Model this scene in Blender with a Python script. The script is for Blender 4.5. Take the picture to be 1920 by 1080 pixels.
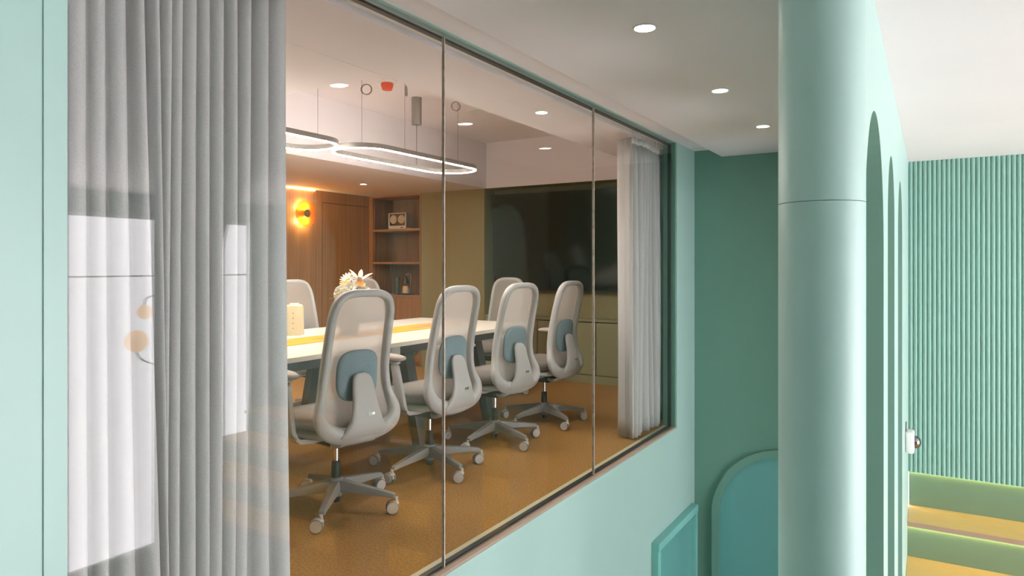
import bpy, bmesh, math, random
from mathutils import Vector, Matrix
random.seed(7)
PI = math.pi
for o in list(bpy.data.objects): bpy.data.objects.remove(o, do_unlink=True)
SC = bpy.context.scene
COL = SC.collection

# ------------------------------------------------------------------ camera
F_PX, HOR = 1290.0, 499.0
THETA = math.atan(785.0 / F_PX)
CAMZ = 1.22
cd = bpy.data.cameras.new('camera'); cam = bpy.data.objects.new('camera', cd); COL.objects.link(cam)
cd.sensor_width = 36.0; cd.lens = F_PX / 1920.0 * 36.0
cd.shift_y = -(540.0 - HOR) / 1920.0
cd.clip_start = 0.02; cd.clip_end = 200
cam.location = (0, 0, CAMZ); cam.rotation_euler = (PI / 2, 0, THETA)
SC.camera = cam

# ------------------------------------------------------------------ world + exposure
W = bpy.data.worlds.new('sky'); SC.world = W; W.use_nodes = True
bg = W.node_tree.nodes['Background']
bg.inputs[0].default_value = (1.0, 0.945, 0.985, 1); bg.inputs[1].default_value = 9.6
vs = SC.view_settings
vs.view_transform = 'Standard'; vs.look = 'None'; vs.gamma = 1.0; vs.use_curve_mapping = False
vs.exposure = 0.0

# ------------------------------------------------------------------ materials
def lin(c):
    c = c / 255.0
    return c / 12.92 if c <= 0.04045 else ((c + 0.055) / 1.055) ** 2.4
def rgb(r, g, b): return (lin(r), lin(g), lin(b), 1)
MAT = {}
def principled(name, col, rough=0.5, metal=0.0, noise=0.0, nscale=20.0, stretch=(1, 1, 1), bump=0.0, bscale=None,
               emit=None, estr=0.0, spec=None, col2=None, trans=0.0):
    m = bpy.data.materials.new(name); m.use_nodes = True; MAT[name] = m
    nt = m.node_tree; p = nt.nodes['Principled BSDF']
    p.inputs['Base Color'].default_value = col
    p.inputs['Roughness'].default_value = rough; p.inputs['Metallic'].default_value = metal
    if spec is not None: p.inputs['Specular IOR Level'].default_value = spec
    if trans: p.inputs['Transmission Weight'].default_value = trans
    if emit: p.inputs['Emission Color'].default_value = emit; p.inputs['Emission Strength'].default_value = estr
    tc = nt.nodes.new('ShaderNodeTexCoord'); mp = nt.nodes.new('ShaderNodeMapping')
    mp.inputs['Scale'].default_value = stretch
    nt.links.new(tc.outputs['Object'], mp.inputs['Vector'])
    if noise > 0 or col2:
        n = nt.nodes.new('ShaderNodeTexNoise'); n.inputs['Scale'].default_value = nscale; n.inputs['Detail'].default_value = 4
        nt.links.new(mp.outputs[0], n.inputs['Vector'])
        r = nt.nodes.new('ShaderNodeValToRGB'); nt.links.new(n.outputs['Fac'], r.inputs['Fac'])
        r.color_ramp.elements[0].position = 0.3; r.color_ramp.elements[1].position = 0.7
        c2 = col2 if col2 else tuple(min(1, v * (1 + noise)) for v in col[:3]) + (1,)
        c1 = col if col2 else tuple(v * (1 - noise) for v in col[:3]) + (1,)
        r.color_ramp.elements[0].color = c1; r.color_ramp.elements[1].color = c2
        nt.links.new(r.outputs['Color'], p.inputs['Base Color'])
    if bump > 0:
        n2 = nt.nodes.new('ShaderNodeTexNoise'); n2.inputs['Scale'].default_value = bscale or nscale; n2.inputs['Detail'].default_value = 3
        nt.links.new(mp.outputs[0], n2.inputs['Vector'])
        b = nt.nodes.new('ShaderNodeBump'); b.inputs['Strength'].default_value = bump; b.inputs['Distance'].default_value = 0.01
        nt.links.new(n2.outputs['Fac'], b.inputs['Height']); nt.links.new(b.outputs[0], p.inputs['Normal'])
    return m

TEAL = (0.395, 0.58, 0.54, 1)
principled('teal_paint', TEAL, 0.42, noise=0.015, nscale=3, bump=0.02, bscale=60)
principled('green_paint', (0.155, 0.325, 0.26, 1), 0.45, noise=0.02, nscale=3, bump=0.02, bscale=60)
principled('rib_green', (0.25, 0.45, 0.385, 1), 0.45, noise=0.02, nscale=3)
principled('teal_gloss', (0.14, 0.38, 0.365, 1), 0.12, noise=0.02, nscale=2)
principled('casing_teal', (0.22, 0.55, 0.51, 1), 0.35, noise=0.02, nscale=4)
principled('white_ceiling', (0.86, 0.795, 0.81, 1), 0.7, noise=0.01, nscale=2, bump=0.015, bscale=40)
principled('white_plastic', (0.82, 0.81, 0.79, 1), 0.4, noise=0.01, nscale=30)
principled('sill_beige', (0.42, 0.31, 0.235, 1), 0.4, noise=0.04, nscale=25)
principled('cream_metal', (0.62, 0.56, 0.36, 1), 0.45, noise=0.03, nscale=25)
principled('black_rubber', (0.012, 0.010, 0.009, 1), 0.5, noise=0.05, nscale=60)
principled('seal', (0.74, 0.64, 0.57, 1), 0.2, noise=0.2, nscale=40)
principled('carpet', (0.30, 0.135, 0.022, 1), 0.95, col2=(0.50, 0.25, 0.05, 1), nscale=95, bump=0.6, bscale=220)
principled('lower_floor', (0.40, 0.345, 0.30, 1), 0.5, noise=0.06, nscale=5)
principled('olive_paint', (0.29, 0.25, 0.112, 1), 0.6, noise=0.05, nscale=30, stretch=(6, 6, 0.3))
principled('olive_door', (0.29, 0.27, 0.14, 1), 0.5, noise=0.03, nscale=30)
principled('table_white', (0.80, 0.735, 0.63, 1), 0.25, noise=0.02, nscale=12, stretch=(1, 10, 1))
principled('dark_metal', (0.075, 0.066, 0.058, 1), 0.45, noise=0.05, nscale=40)
principled('chair_grey', (0.45, 0.43, 0.405, 1), 0.45, noise=0.02, nscale=40)
principled('base_grey', (0.28, 0.262, 0.24, 1), 0.45, noise=0.02, nscale=40)
principled('seat_fabric', (0.21, 0.175, 0.15, 1), 0.9, noise=0.22, nscale=260, bump=0.25, bscale=300)
principled('blue_fabric', (0.205, 0.275, 0.30, 1), 0.9, noise=0.18, nscale=260, bump=0.25, bscale=300)
principled('caster_grey', (0.62, 0.575, 0.52, 1), 0.45, noise=0.02, nscale=40)
principled('caster_dark', (0.26, 0.23, 0.20, 1), 0.5, noise=0.02, nscale=40)
principled('chrome', (0.75, 0.74, 0.72, 1), 0.18, metal=1.0, noise=0.02, nscale=30)
principled('arm_pad', (0.40, 0.325, 0.275, 1), 0.6, noise=0.03, nscale=60)
principled('champagne', (0.30, 0.27, 0.24, 1), 0.4, metal=0.35, noise=0.03, nscale=40)
principled('brass', (0.62, 0.40, 0.15, 1), 0.42, metal=0.7, noise=0.04, nscale=30)
principled('led', (1, 1, 1, 1), 0.5, emit=(1, 0.945, 0.875, 1), estr=155.0, noise=0.005)
principled('lamp_disc', (1, 1, 1, 1), 0.5, emit=(1, 0.93, 0.82, 1), estr=18.0, noise=0.005)
principled('cove_led', (1, 1, 1, 1), 0.5, emit=(1, 0.74, 0.38, 1), estr=24.0, noise=0.005)
principled('sconce_glow', (1, 1, 1, 1), 0.5, emit=(1, 0.70, 0.30, 1), estr=22.0, noise=0.005)
principled('step_led', (1, 1, 1, 1), 0.5, emit=(1, 0.86, 0.36, 1), estr=18.0, noise=0.005)
principled('globe_glow', (0.9, 0.75, 0.55, 1), 0.3, emit=(1, 0.62, 0.33, 1), estr=7.0, noise=0.005)
principled('step_green', (0.185, 0.28, 0.185, 1), 0.16, noise=0.04, nscale=3)
principled('step_wood', (0.62, 0.40, 0.14, 1), 0.45, noise=0.10, nscale=10, stretch=(1, 14, 14))
principled('step_nosing', (0.40, 0.27, 0.20, 1), 0.5, noise=0.05, nscale=10, stretch=(1, 14, 14))
principled('screen', (0.004, 0.005, 0.005, 1), 0.10, noise=0.02, nscale=2)
principled('tv_bezel', (0.01, 0.01, 0.01, 1), 0.4, noise=0.02, nscale=20)
principled('orange_plastic', (0.85, 0.10, 0.02, 1), 0.4, noise=0.02, nscale=30)
principled('runner_yellow', (0.66, 0.31, 0.015, 1), 0.85, noise=0.05, nscale=80)
principled('runner_mauve', (0.45, 0.23, 0.13, 1), 0.85, noise=0.08, nscale=80)
principled('cream_paper', (0.64, 0.54, 0.34, 1), 0.7, noise=0.03, nscale=30)
principled('white_petal', (0.62, 0.585, 0.49, 1), 0.6, noise=0.04, nscale=60)
principled('yellow_petal', (0.62, 0.50, 0.22, 1), 0.6, noise=0.05, nscale=60)
principled('pink_petal', (0.58, 0.40, 0.30, 1), 0.6, noise=0.06, nscale=50)
principled('orange_petal', (0.75, 0.36, 0.10, 1), 0.6, noise=0.06, nscale=50)
principled('leaf', (0.10, 0.16, 0.07, 1), 0.6, noise=0.1, nscale=40)
principled('stone_grey', (0.20, 0.18, 0.165, 1), 0.5, noise=0.06, nscale=30)
principled('black_ceramic', (0.02, 0.017, 0.014, 1), 0.3, noise=0.05, nscale=30)
principled('grey_ceramic', (0.10, 0.085, 0.065, 1), 0.35, noise=0.06, nscale=30)
principled('grille_grey', (0.45, 0.42, 0.40, 1), 0.7, noise=0.05, nscale=300)
principled('wax', (0.75, 0.55, 0.32, 1), 0.4, noise=0.03, nscale=30)
principled('mirror_bulb', (0.30, 0.27, 0.30, 1), 0.12, metal=1.0, noise=0.02, nscale=10)

def fabric(name, c1, c2, zs=500):
    m = principled(name, c1, 0.95, col2=c2, nscale=520, stretch=(0.6, 0.6, 1.3), bump=0.06, bscale=600)
    return m
fabric('curtain_fabric', (0.46, 0.45, 0.445, 1), (0.61, 0.597, 0.59, 1))
fabric('curtain_header', (0.72, 0.72, 0.71, 1), (0.80, 0.80, 0.79, 1))

def wood(name, c1, c2, axis='z', rough=0.5):
    m = bpy.data.materials.new(name); m.use_nodes = True; MAT[name] = m
    nt = m.node_tree; p = nt.nodes['Principled BSDF']; p.inputs['Roughness'].default_value = rough
    tc = nt.nodes.new('ShaderNodeTexCoord'); mp = nt.nodes.new('ShaderNodeMapping')
    mp.inputs['Scale'].default_value = {'z': (26, 26, 0.5), 'x': (0.5, 26, 26), 'y': (26, 0.5, 26)}[axis]
    nt.links.new(tc.outputs['Object'], mp.inputs['Vector'])
    n = nt.nodes.new('ShaderNodeTexNoise'); n.inputs['Scale'].default_value = 1.6; n.inputs['Detail'].default_value = 6
    n.inputs['Distortion'].default_value = 0.4
    nt.links.new(mp.outputs[0], n.inputs['Vector'])
    r = nt.nodes.new('ShaderNodeValToRGB'); nt.links.new(n.outputs['Fac'], r.inputs['Fac'])
    r.color_ramp.elements[0].position = 0.3; r.color_ramp.elements[1].position = 0.72
    r.color_ramp.elements[0].color = c1; r.color_ramp.elements[1].color = c2
    nt.links.new(r.outputs['Color'], p.inputs['Base Color'])
    return m
wood('wood_wall', (0.29, 0.125, 0.032, 1), (0.46, 0.215, 0.062, 1))
wood('wood_shelf', (0.34, 0.155, 0.05, 1), (0.48, 0.235, 0.085, 1), 'x')
wood('wood_dark', (0.24, 0.098, 0.027, 1), (0.35, 0.15, 0.043, 1))

def pane_glass(name, tint=(0.975, 0.98, 0.978, 1), f0=0.036, graze=0.45):
    """thin clear glass: Schlick reflection over a see-through body, the same from either side"""
    m = bpy.data.materials.new(name); m.use_nodes = True; MAT[name] = m
    nt = m.node_tree; nt.nodes.clear()
    out = nt.nodes.new('ShaderNodeOutputMaterial'); mix = nt.nodes.new('ShaderNodeMixShader')
    tr = nt.nodes.new('ShaderNodeBsdfTransparent'); tr.inputs[0].default_value = tint
    gl = nt.nodes.new('ShaderNodeBsdfGlossy'); gl.inputs['Roughness'].default_value = 0.0
    lw = nt.nodes.new('ShaderNodeLayerWeight'); lw.inputs['Blend'].default_value = 0.5
    pw = nt.nodes.new('ShaderNodeMath'); pw.operation = 'POWER'; pw.inputs[1].default_value = 5.0
    ma = nt.nodes.new('ShaderNodeMath'); ma.operation = 'MULTIPLY_ADD'; ma.inputs[1].default_value = graze; ma.inputs[2].default_value = f0
    nt.links.new(lw.outputs['Facing'], pw.inputs[0]); nt.links.new(pw.outputs[0], ma.inputs[0])
    nt.links.new(ma.outputs[0], mix.inputs[0]); nt.links.new(tr.outputs[0], mix.inputs[1]); nt.links.new(gl.outputs[0], mix.inputs[2])
    nt.links.new(mix.outputs[0], out.inputs[0])
    return m
pane_glass('glass')
pane_glass('clear_acrylic', (0.93, 0.92, 0.9, 1))
def amber(name):
    m = pane_glass(name, (0.86, 0.60, 0.20, 1), 0.05); nt = m.node_tree
    out = [n for n in nt.nodes if n.type == 'OUTPUT_MATERIAL'][0]; src = out.inputs[0].links[0].from_socket
    d = nt.nodes.new('ShaderNodeBsdfTranslucent'); d.inputs[0].default_value = (0.72, 0.34, 0.05, 1)
    mx = nt.nodes.new('ShaderNodeMixShader'); mx.inputs[0].default_value = 0.14
    nt.links.new(src, mx.inputs[1]); nt.links.new(d.outputs[0], mx.inputs[2]); nt.links.new(mx.outputs[0], out.inputs[0])
amber('amber_glass')

def mesh_fabric(name, col, alpha):
    m = bpy.data.materials.new(name); m.use_nodes = True; MAT[name] = m
    nt = m.node_tree; nt.nodes.clear()
    out = nt.nodes.new('ShaderNodeOutputMaterial'); mix = nt.nodes.new('ShaderNodeMixShader')
    tr = nt.nodes.new('ShaderNodeBsdfTransparent')
    df = nt.nodes.new('ShaderNodeBsdfDiffuse'); tl = nt.nodes.new('ShaderNodeBsdfTranslucent')
    tl.inputs[0].default_value = col
    tc = nt.nodes.new('ShaderNodeTexCoord'); n = nt.nodes.new('ShaderNodeTexNoise'); n.inputs['Scale'].default_value = 180
    nt.links.new(tc.outputs['Object'], n.inputs['Vector'])
    r = nt.nodes.new('ShaderNodeValToRGB'); nt.links.new(n.outputs['Fac'], r.inputs['Fac'])
    r.color_ramp.elements[0].color = tuple(v * 0.88 for v in col[:3]) + (1,); r.color_ramp.elements[1].color = col
    nt.links.new(r.outputs[0], df.inputs[0])
    m2 = nt.nodes.new('ShaderNodeMixShader'); m2.inputs[0].default_value = 0.35
    nt.links.new(df.outputs[0], m2.inputs[1]); nt.links.new(tl.outputs[0], m2.inputs[2])
    mix.inputs[0].default_value = alpha
    nt.links.new(tr.outputs[0], mix.inputs[1]); nt.links.new(m2.outputs[0], mix.inputs[2])
    nt.links.new(mix.outputs[0], out.inputs[0])
mesh_fabric('chair_mesh', (0.55, 0.50, 0.455, 1), 0.80)

# ------------------------------------------------------------------ mesh helpers
class MB:
    def __init__(s): s.v = []; s.f = []
    def add(s, vs, fs):
        b = len(s.v); s.v += [tuple(p) for p in vs]; s.f += [tuple(i + b for i in q) for q in fs]
    def box(s, x0, x1, y0, y1, z0, z1):
        s.add([(x0,y0,z0),(x1,y0,z0),(x1,y1,z0),(x0,y1,z0),(x0,y0,z1),(x1,y0,z1),(x1,y1,z1),(x0,y1,z1)],
              [(0,3,2,1),(4,5,6,7),(0,1,5,4),(1,2,6,5),(2,3,7,6),(3,0,4,7)])
        return s
    def sections(s, secs, closed=False, caps=True):
        n = len(secs[0]); m = len(secs); vs = [p for q in secs for p in q]; fs = []
        for i in range(m if closed else m - 1):
            a = i * n; b = ((i + 1) % m) * n
            for k in range(n):
                k2 = (k + 1) % n; fs.append((a + k, a + k2, b + k2, b + k))
        if caps and not closed:
            fs.append(tuple(range(n - 1, -1, -1))); fs.append(tuple((m - 1) * n + k for k in range(n)))
        s.add(vs, fs); return s
    def tube(s, path, r, n=8, closed=False):
        P = [Vector(p) for p in path]; secs = []; m = len(P); up = None
        for i in range(m):
            if closed: t = P[(i + 1) % m] - P[i - 1]
            else: t = P[min(i + 1, m - 1)] - P[max(i - 1, 0)]
            t.normalize()
            if up is None: up = Vector((0, 0, 1)) if abs(t.z) < 0.9 else Vector((1, 0, 0))
            a = t.cross(up)
            if a.length < 1e-4: a = t.cross(Vector((0.3, 1, 0.2)))
            a.normalize(); b = a.cross(t).normalized(); up = b
            rr = r[i] if isinstance(r, (list, tuple)) else r
            secs.append([P[i] + a * (rr * math.cos(2 * PI * k / n)) + b * (rr * math.sin(2 * PI * k / n)) for k in range(n)])
        return s.sections(secs, closed)
    def cyl(s, p0, p1, r0, r1=None, n=20):
        return s.tube([p0, p1], [r0, r0 if r1 is None else r1], n)
    def lathe(s, prof, c=(0, 0, 0), n=24, axis='z'):
        secs = []
        for (r, h) in prof:
            q = []
            for k in range(n):
                a = 2 * PI * k / n; u, w = r * math.cos(a), r * math.sin(a)
                p = {'z': (u, w, h), 'x': (h, u, w), 'y': (w, h, u)}[axis]
                q.append((c[0] + p[0], c[1] + p[1], c[2] + p[2]))
            secs.append(q)
        return s.sections(secs)
    def sell(s, c, a, e=(4, 4, 2.4), nu=24, nv=10, fn=None):
        """superellipsoid, e = plan exponents"""
        def sp(v, p): return math.copysign(abs(v) ** p, v)
        secs = []
        for j in range(nv + 1):
            ph = -PI / 2 + PI * j / nv
            ph = max(-PI / 2 + 0.02, min(PI / 2 - 0.02, ph))
            q = []
            for k in range(nu):
                t = 2 * PI * k / nu
                cp = abs(math.cos(ph)) ** (2 / e[2])
                p = (c[0] + a[0] * cp * sp(math.cos(t), 2 / e[0]), c[1] + a[1] * cp * sp(math.sin(t), 2 / e[1]),
                     c[2] + a[2] * sp(math.sin(ph), 2 / e[2]))
                q.append(fn(p) if fn else p)
            secs.append(q)
        return s.sections(secs)
    def grid(s, rows):
        n = len(rows[0]); s.add([p for r in rows for p in r],
            [(i*n+k, i*n+k+1, (i+1)*n+k+1, (i+1)*n+k) for i in range(len(rows)-1) for k in range(n-1)]); return s
    def build(s, name, mat, parent=None, smooth=False, bevel=0.0, seg=2, solid=0.0, loc=None):
        me = bpy.data.meshes.new(name); me.from_pydata(s.v, [], s.f); me.update()
        bm = bmesh.new(); bm.from_mesh(me)
        bmesh.ops.recalc_face_normals(bm, faces=bm.faces)
        if bevel > 0:
            bmesh.ops.bevel(bm, geom=[e for e in bm.edges if e.is_manifold and e.calc_face_angle(0) > 0.5], offset=bevel, segments=seg, profile=0.5, affect='EDGES')
        bm.to_mesh(me); bm.free()
        me.materials.append(MAT[mat])
        o = bpy.data.objects.new(name, me); COL.objects.link(o)
        if smooth:
            for p in me.polygons: p.use_smooth = True
            if smooth == 'auto':
                try: me.set_sharp_from_angle(angle=math.radians(40))
                except Exception: pass
        if solid > 0:
            md = o.modifiers.new('solid', 'SOLIDIFY'); md.thickness = solid; md.offset = 0
        if parent: o.parent = parent
        if loc: o.location = loc
        return o
def empty(name, loc=(0, 0, 0), rz=0):
    o = bpy.data.objects.new(name, None); COL.objects.link(o); o.location = loc; o.rotation_euler = (0, 0, rz)
    o.empty_display_size = 0.05
    return o
def tag(o, label, cat=None, group=None, kind=None):
    if label: o['label'] = label
    if cat: o['category'] = cat
    if group: o['group'] = group
    if kind: o['kind'] = kind
    return o
def struct(o, label=None, cat=None): return tag(o, label, cat, kind='structure')
def copy_tree(o, parent=None):
    c = o.copy(); COL.objects.link(c); c.parent = parent
    for ch in list(o.children): copy_tree(ch, c)
    return c
def cr(pts, n, closed=False):
    """Catmull-Rom through points"""
    P = [Vector(p) for p in pts]; out = []; m = len(P); segs = m if closed else m - 1
    for i in range(segs):
        g = (lambda k: P[k % m]) if closed else (lambda k: P[max(0, min(m - 1, k))])
        a, b, c, d = g(i - 1), g(i), g(i + 1), g(i + 2)
        for j in range(n):
            t = j / n
            out.append(0.5 * ((2 * b) + (c - a) * t + (2 * a - 5 * b + 4 * c - d) * t * t + (3 * b - a - 3 * c + d) * t ** 3))
    if not closed: out.append(P[-1])
    return out
def interp(tab, v):
    if v <= tab[0][0]: return tab[0][1]
    for (a, fa), (b, fb) in zip(tab, tab[1:]):
        if v <= b:
            t = (v - a) / (b - a); t = t * t * (3 - 2 * t) if False else t
            return fa + (fb - fa) * t
    return tab[-1][1]

# ------------------------------------------------------------------ dimensions
WF = -1.655            # corridor face of the glazed wall
GX = -1.690            # outer face of the glass
WI = -1.745            # room face of the glazed wall
GY0, GY1, GZ = 0.80, 5.095, 2.147
ZC = 2.10              # corridor and hall ceiling
ZL = -2.75             # lower floor
GW = 5.60              # corridor end wall
FY = 6.70              # fluted wall
XA0, XA1 = -0.160, -0.335   # arched wall faces
XW = 4.90              # window wall of the hall
YB = -3.0              # wall behind the camera
RX0, RY0, RY1 = -6.10, 0.45, 6.53   # meeting room

# ------------------------------------------------------------------ setting: lower floor, glazed wall
b = MB().box(WF - 0.02, XW + 0.3, YB - 0.2, FY + 0.3, ZL - 0.2, ZL)
struct(b.build('floor', 'lower_floor'), 'pale floor of the lower hall, far below the window', 'floor')
b = MB()
b.box(WI, WF, YB, GY0 - 0.0, ZL, 2.30)                 # beside the window
b.box(WI, WF, GY1 + 0.03, GW + 0.02, ZL, 2.30)
b.box(WI, WF, GY0, GY1 + 0.03, ZL, -0.012)             # under the window
b.box(WI, WF, GY0, GY1 + 0.03, GZ + 0.012, 2.30)       # header
wall_glazed = struct(b.build('wall_left', 'teal_paint'), 'pale teal painted wall around the meeting room window', 'wall')
# flush trim band around the window
b = MB(); T = 0.004; e = 0.036
b.box(WF, WF + T, GY0 - e, GY1 + 0.03 + e - 0.0, -0.012 - e + 0.011, -0.0121)
b.box(WF, WF + T, GY0 - 0.05, GY0 - 0.001, -0.0121, GZ + 0.012)
b.box(WF, WF + T, GY1 + 0.031, GY1 + 0.066, -0.0121, GZ + 0.012)
struct(b.build('trim_1', 'teal_paint', bevel=0.001), 'narrow teal trim band framing the meeting room window', 'trim')
# sill, jamb and head in the reveal
b = MB().box(GX - 0.004, WF + 0.001, GY0, GY1 + 0.03, -0.012, 0.0)
struct(b.build('trim_2', 'sill_beige'), 'beige sill strip along the foot of the glass', 'trim')
b = MB().box(WI - 0.001, GX - 0.022, GY0, GY1, -0.012, 0.004)
struct(b.build('trim_3', 'cream_metal'), 'cream strip on the carpet edge inside the glass', 'trim')
b = MB().box(WI - 0.006, WF - 0.002, GY1 + 0.010, GY1 + 0.0302, 0.0, GZ + 0.012)
struct(b.build('trim_4', 'green_paint'), 'green jamb at the end of the window', 'trim')

# window_1: three frameless panes in a black gasket
win = struct(empty('window_1', (GX, GY0, 0)), 'frameless meeting room window of three tall clear panes', 'window')
ys = [GY0, 2.226, 3.668, GY1]
for i in range(3):
    MB().box(0.006, 0.018, ys[i] - GY0 + (0.0022 if i else 0.012), ys[i + 1] - GY0 - (0.0022 if i < 2 else 0.012), 0.001, GZ + 0.011).build('pane', 'glass', win)
for y in ys[1:3]:
    MB().box(0.0055, 0.0185, y - GY0 - 0.0022, y - GY0 + 0.0022, 0.006, GZ - 0.006).build('joint_seal', 'seal', win)
g = MB(); L = GY1 - GY0
g.box(-0.020, 0.003, 0, L, 0.0, 0.010); g.box(-0.020, 0.003, 0, L, GZ - 0.010, GZ + 0.0)
g.box(-0.020, 0.003, L - 0.012, L, 0.0, GZ); g.box(-0.020, 0.003, 0, 0.012, 0.0, GZ)
g.build('gasket', 'black_rubber', win)

# ------------------------------------------------------------------ corridor: ceilings, end wall
b = MB().box(-1.44, XA1 + 0.02, YB, GW + 0.02, ZC, ZC + 0.25)
struct(b.build('ceiling', 'white_ceiling', bevel=0.006), 'white corridor ceiling with a row of downlights', 'ceiling')
b = MB().box(WF - 0.02, -1.43, YB, GW + 0.02, 2.162, 2.35)
struct(b.build('ceiling_slot', 'white_ceiling'), 'white recessed slot of ceiling above the window wall', 'ceiling')
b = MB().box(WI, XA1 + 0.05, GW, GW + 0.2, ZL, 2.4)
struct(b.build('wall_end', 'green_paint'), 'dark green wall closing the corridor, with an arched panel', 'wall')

# arched glossy panel on the corridor end wall
ncx, nr, fw = -0.925, 0.582, 0.058
nz = -0.188 - nr
def arch_outline(cx, r, z0, zc, n=28):
    return [(cx - r, z0)] + [(cx - r * math.cos(PI * k / n), zc + r * math.sin(PI * k / n)) for k in range(n + 1)] + [(cx + r, z0)]
ap = tag(empty('arched_mirror_panel', (ncx, GW, ZL)), 'arched teal glass panel in a rounded green frame at the corridor end', 'wall panel')
oo = arch_outline(0, nr, 0.0, nz - ZL); ii = arch_outline(0, nr - fw, 0.0, nz - ZL)
b = MB()
secs = []
for (p, q) in zip(oo, ii):
    secs.append([(p[0], -0.002, p[1]), (p[0], -0.035, p[1]), (q[0], -0.035, q[1]), (q[0], -0.002, q[1])])
b.sections(secs); b.build('frame', 'green_paint', ap, smooth='auto')
b = MB(); m = len(ii)
b.add([(p[0], -0.014, p[1]) for p in ii] + [(p[0], -0.002, p[1]) for p in ii],
      [tuple(range(m)), tuple(range(2*m-1, m-1, -1))] + [(k, (k+1) % m, m + (k+1) % m, m + k) for k in range(m)])
b.build('glass_panel', 'teal_gloss', ap)

# cased door low on the glazed wall
dr = struct(empty('door_1', (WF, 4.58, ZL)), 'teal cased opening low on the pale wall under the window', 'door')
hz = -0.70 - ZL; dl = 0.94
MB().box(0.0, 0.055, 0.0, dl, hz - 0.055, hz).build('head_casing', 'casing_teal', dr, bevel=0.002)
MB().box(0.0, 0.050, 0.0, 0.055, 0.0, hz - 0.0551).build('side_casing', 'casing_teal', dr, bevel=0.002)
MB().box(0.0, 0.050, dl - 0.055, dl, 0.0, hz - 0.0551).build('side_casing', 'casing_teal', dr, bevel=0.002)
MB().box(0.0, 0.014, 0.0551, dl - 0.0551, 0.0, hz - 0.0552).build('door_leaf', 'teal_gloss', dr)

# ------------------------------------------------------------------ arched wall and column
arches = [(2.19, 3.11), (3.42, 4.07), (4.52, 5.20)]; ATOP = 1.742
def arched_wall():
    bm = bmesh.new()
    y0, y1, z0, z1 = 2.02, FY + 0.02, ZL, 2.3
    vs = []; fs = []; rim_faces = []
    # front/back outlines: strips between arches, spandrels over them
    def quad(a, b_, c, d):      # (y,z) quads on both faces
        for x, flip in ((XA0, False), (XA1, True)):
            p = [(x, q[0], q[1]) for q in (a, b_, c, d)]
            if flip: p = p[::-1]
            k = len(vs); vs.extend(p); fs.append((k, k+1, k+2, k+3))
    prev = y0
    for (a, c) in arches:
        r = (c - a) / 2; cy = (a + c) / 2; zs = ATOP - r
        quad((prev, z0), (a, z0), (a, z1), (prev, z1))
        n = 28
        pts = [(cy - r * math.cos(PI*k/n), zs + r * math.sin(PI*k/n)) for k in range(n+1)]
        for p, q in zip(pts, pts[1:]): quad(p, q, (q[0], z1), (p[0], z1))
        rim = [(a, z0)] + pts + [(c, z0)]
        for p, q in zip(rim, rim[1:]):
            k = len(vs); vs.extend([(XA0, p[0], p[1]), (XA0, q[0], q[1]), (XA1, q[0], q[1]), (XA1, p[0], p[1])]); rim_faces.append(len(fs)); fs.append((k, k+1, k+2, k+3))
        prev = c
    quad((prev, z0), (y1, z0), (y1, z1), (prev, z1))
    k = len(vs); vs.extend([(XA0, y0, z0), (XA0, y0, z1), (XA1, y0, z1), (XA1, y0, z0)]); fs.append((k, k+1, k+2, k+3))
    m = MB(); m.v = vs; m.f = fs
    m.rim = rim_faces
    return m
aw = arched_wall()
o = aw.build('wall_arched', 'teal_paint')
struct(o, 'pale teal wall with three tall round arches behind the column', 'wall')
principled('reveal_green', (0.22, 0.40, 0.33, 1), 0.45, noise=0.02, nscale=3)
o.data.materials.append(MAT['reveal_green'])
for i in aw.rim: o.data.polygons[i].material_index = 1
bm = bmesh.new(); bm.from_mesh(o.data); bmesh.ops.remove_doubles(bm, verts=bm.verts, dist=1e-5); bmesh.ops.recalc_face_normals(bm, faces=bm.faces); bm.to_mesh(o.data); bm.free()

cl = tag(empty('column', (-0.25, 2.0, ZL)), 'round pale teal column standing at the end of the arched wall', 'column')
cr_ = 0.107; sz = 1.386 - ZL
MB().lathe([(cr_, 0.0), (cr_, sz - 0.001), (cr_ - 0.0015, sz)], n=72).build('lower_shaft', 'teal_paint', cl, smooth='auto')
MB().lathe([(cr_ - 0.0015, sz + 0.0008), (cr_, sz + 0.002), (cr_, ZC - ZL + 0.1)], n=72).build('upper_shaft', 'teal_paint', cl, smooth='auto')

# ------------------------------------------------------------------ hall: ceiling, fluted wall, tiered seating, windows
b = MB().box(XA0 - 0.01, XW + 0.2, YB, FY + 0.2, ZC, ZC + 0.25)
b.box(XA1 - 0.0, XA0 - 0.01, YB, 2.03, ZC, ZC + 0.25)
struct(b.build('ceiling_hall', 'white_ceiling'), 'bright white ceiling of the hall beside the arched wall', 'ceiling')
FB = -0.514
b = MB().box(XA0, XW + 0.2, FY + 0.10, FY + 0.25, ZL, FB)
struct(b.build('wall_seating', 'rib_green'), 'green wall base behind the tiered seating', 'wall')
b = MB().box(XA0, XW + 0.2, FY + 0.012, FY + 0.25, FB, 2.3)
fl = struct(b.build('wall_fluted', 'rib_green'), 'sea green fluted wall of upright half round ribs', 'wall')
pitch = 0.0336
rib = MB()
n = 8; secs = []
for z in (FB, ZC + 0.01):
    secs.append([(-0.0160 * math.cos(PI*k/n), -0.016 * math.sin(PI*k/n) , z) for k in range(n+1)] )
rib.sections(secs); r0 = rib.build('rib', 'rib_green', fl, smooth='auto', loc=(XA0 + pitch / 2, FY + 0.012, 0))
k = 1
while XA0 + pitch * (k + 0.5) < XW:
    c = r0.copy(); COL.objects.link(c); c.location.x = XA0 + pitch * (k + 0.5); k += 1
st = tag(empty('tiered_seating', (XA0, FY, ZL)), 'yellow wood bench tiers with glossy green risers below the fluted wall', 'seating')
def lz(z): return z - ZL
WLEN = XW - XA0 - 0.003
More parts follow.
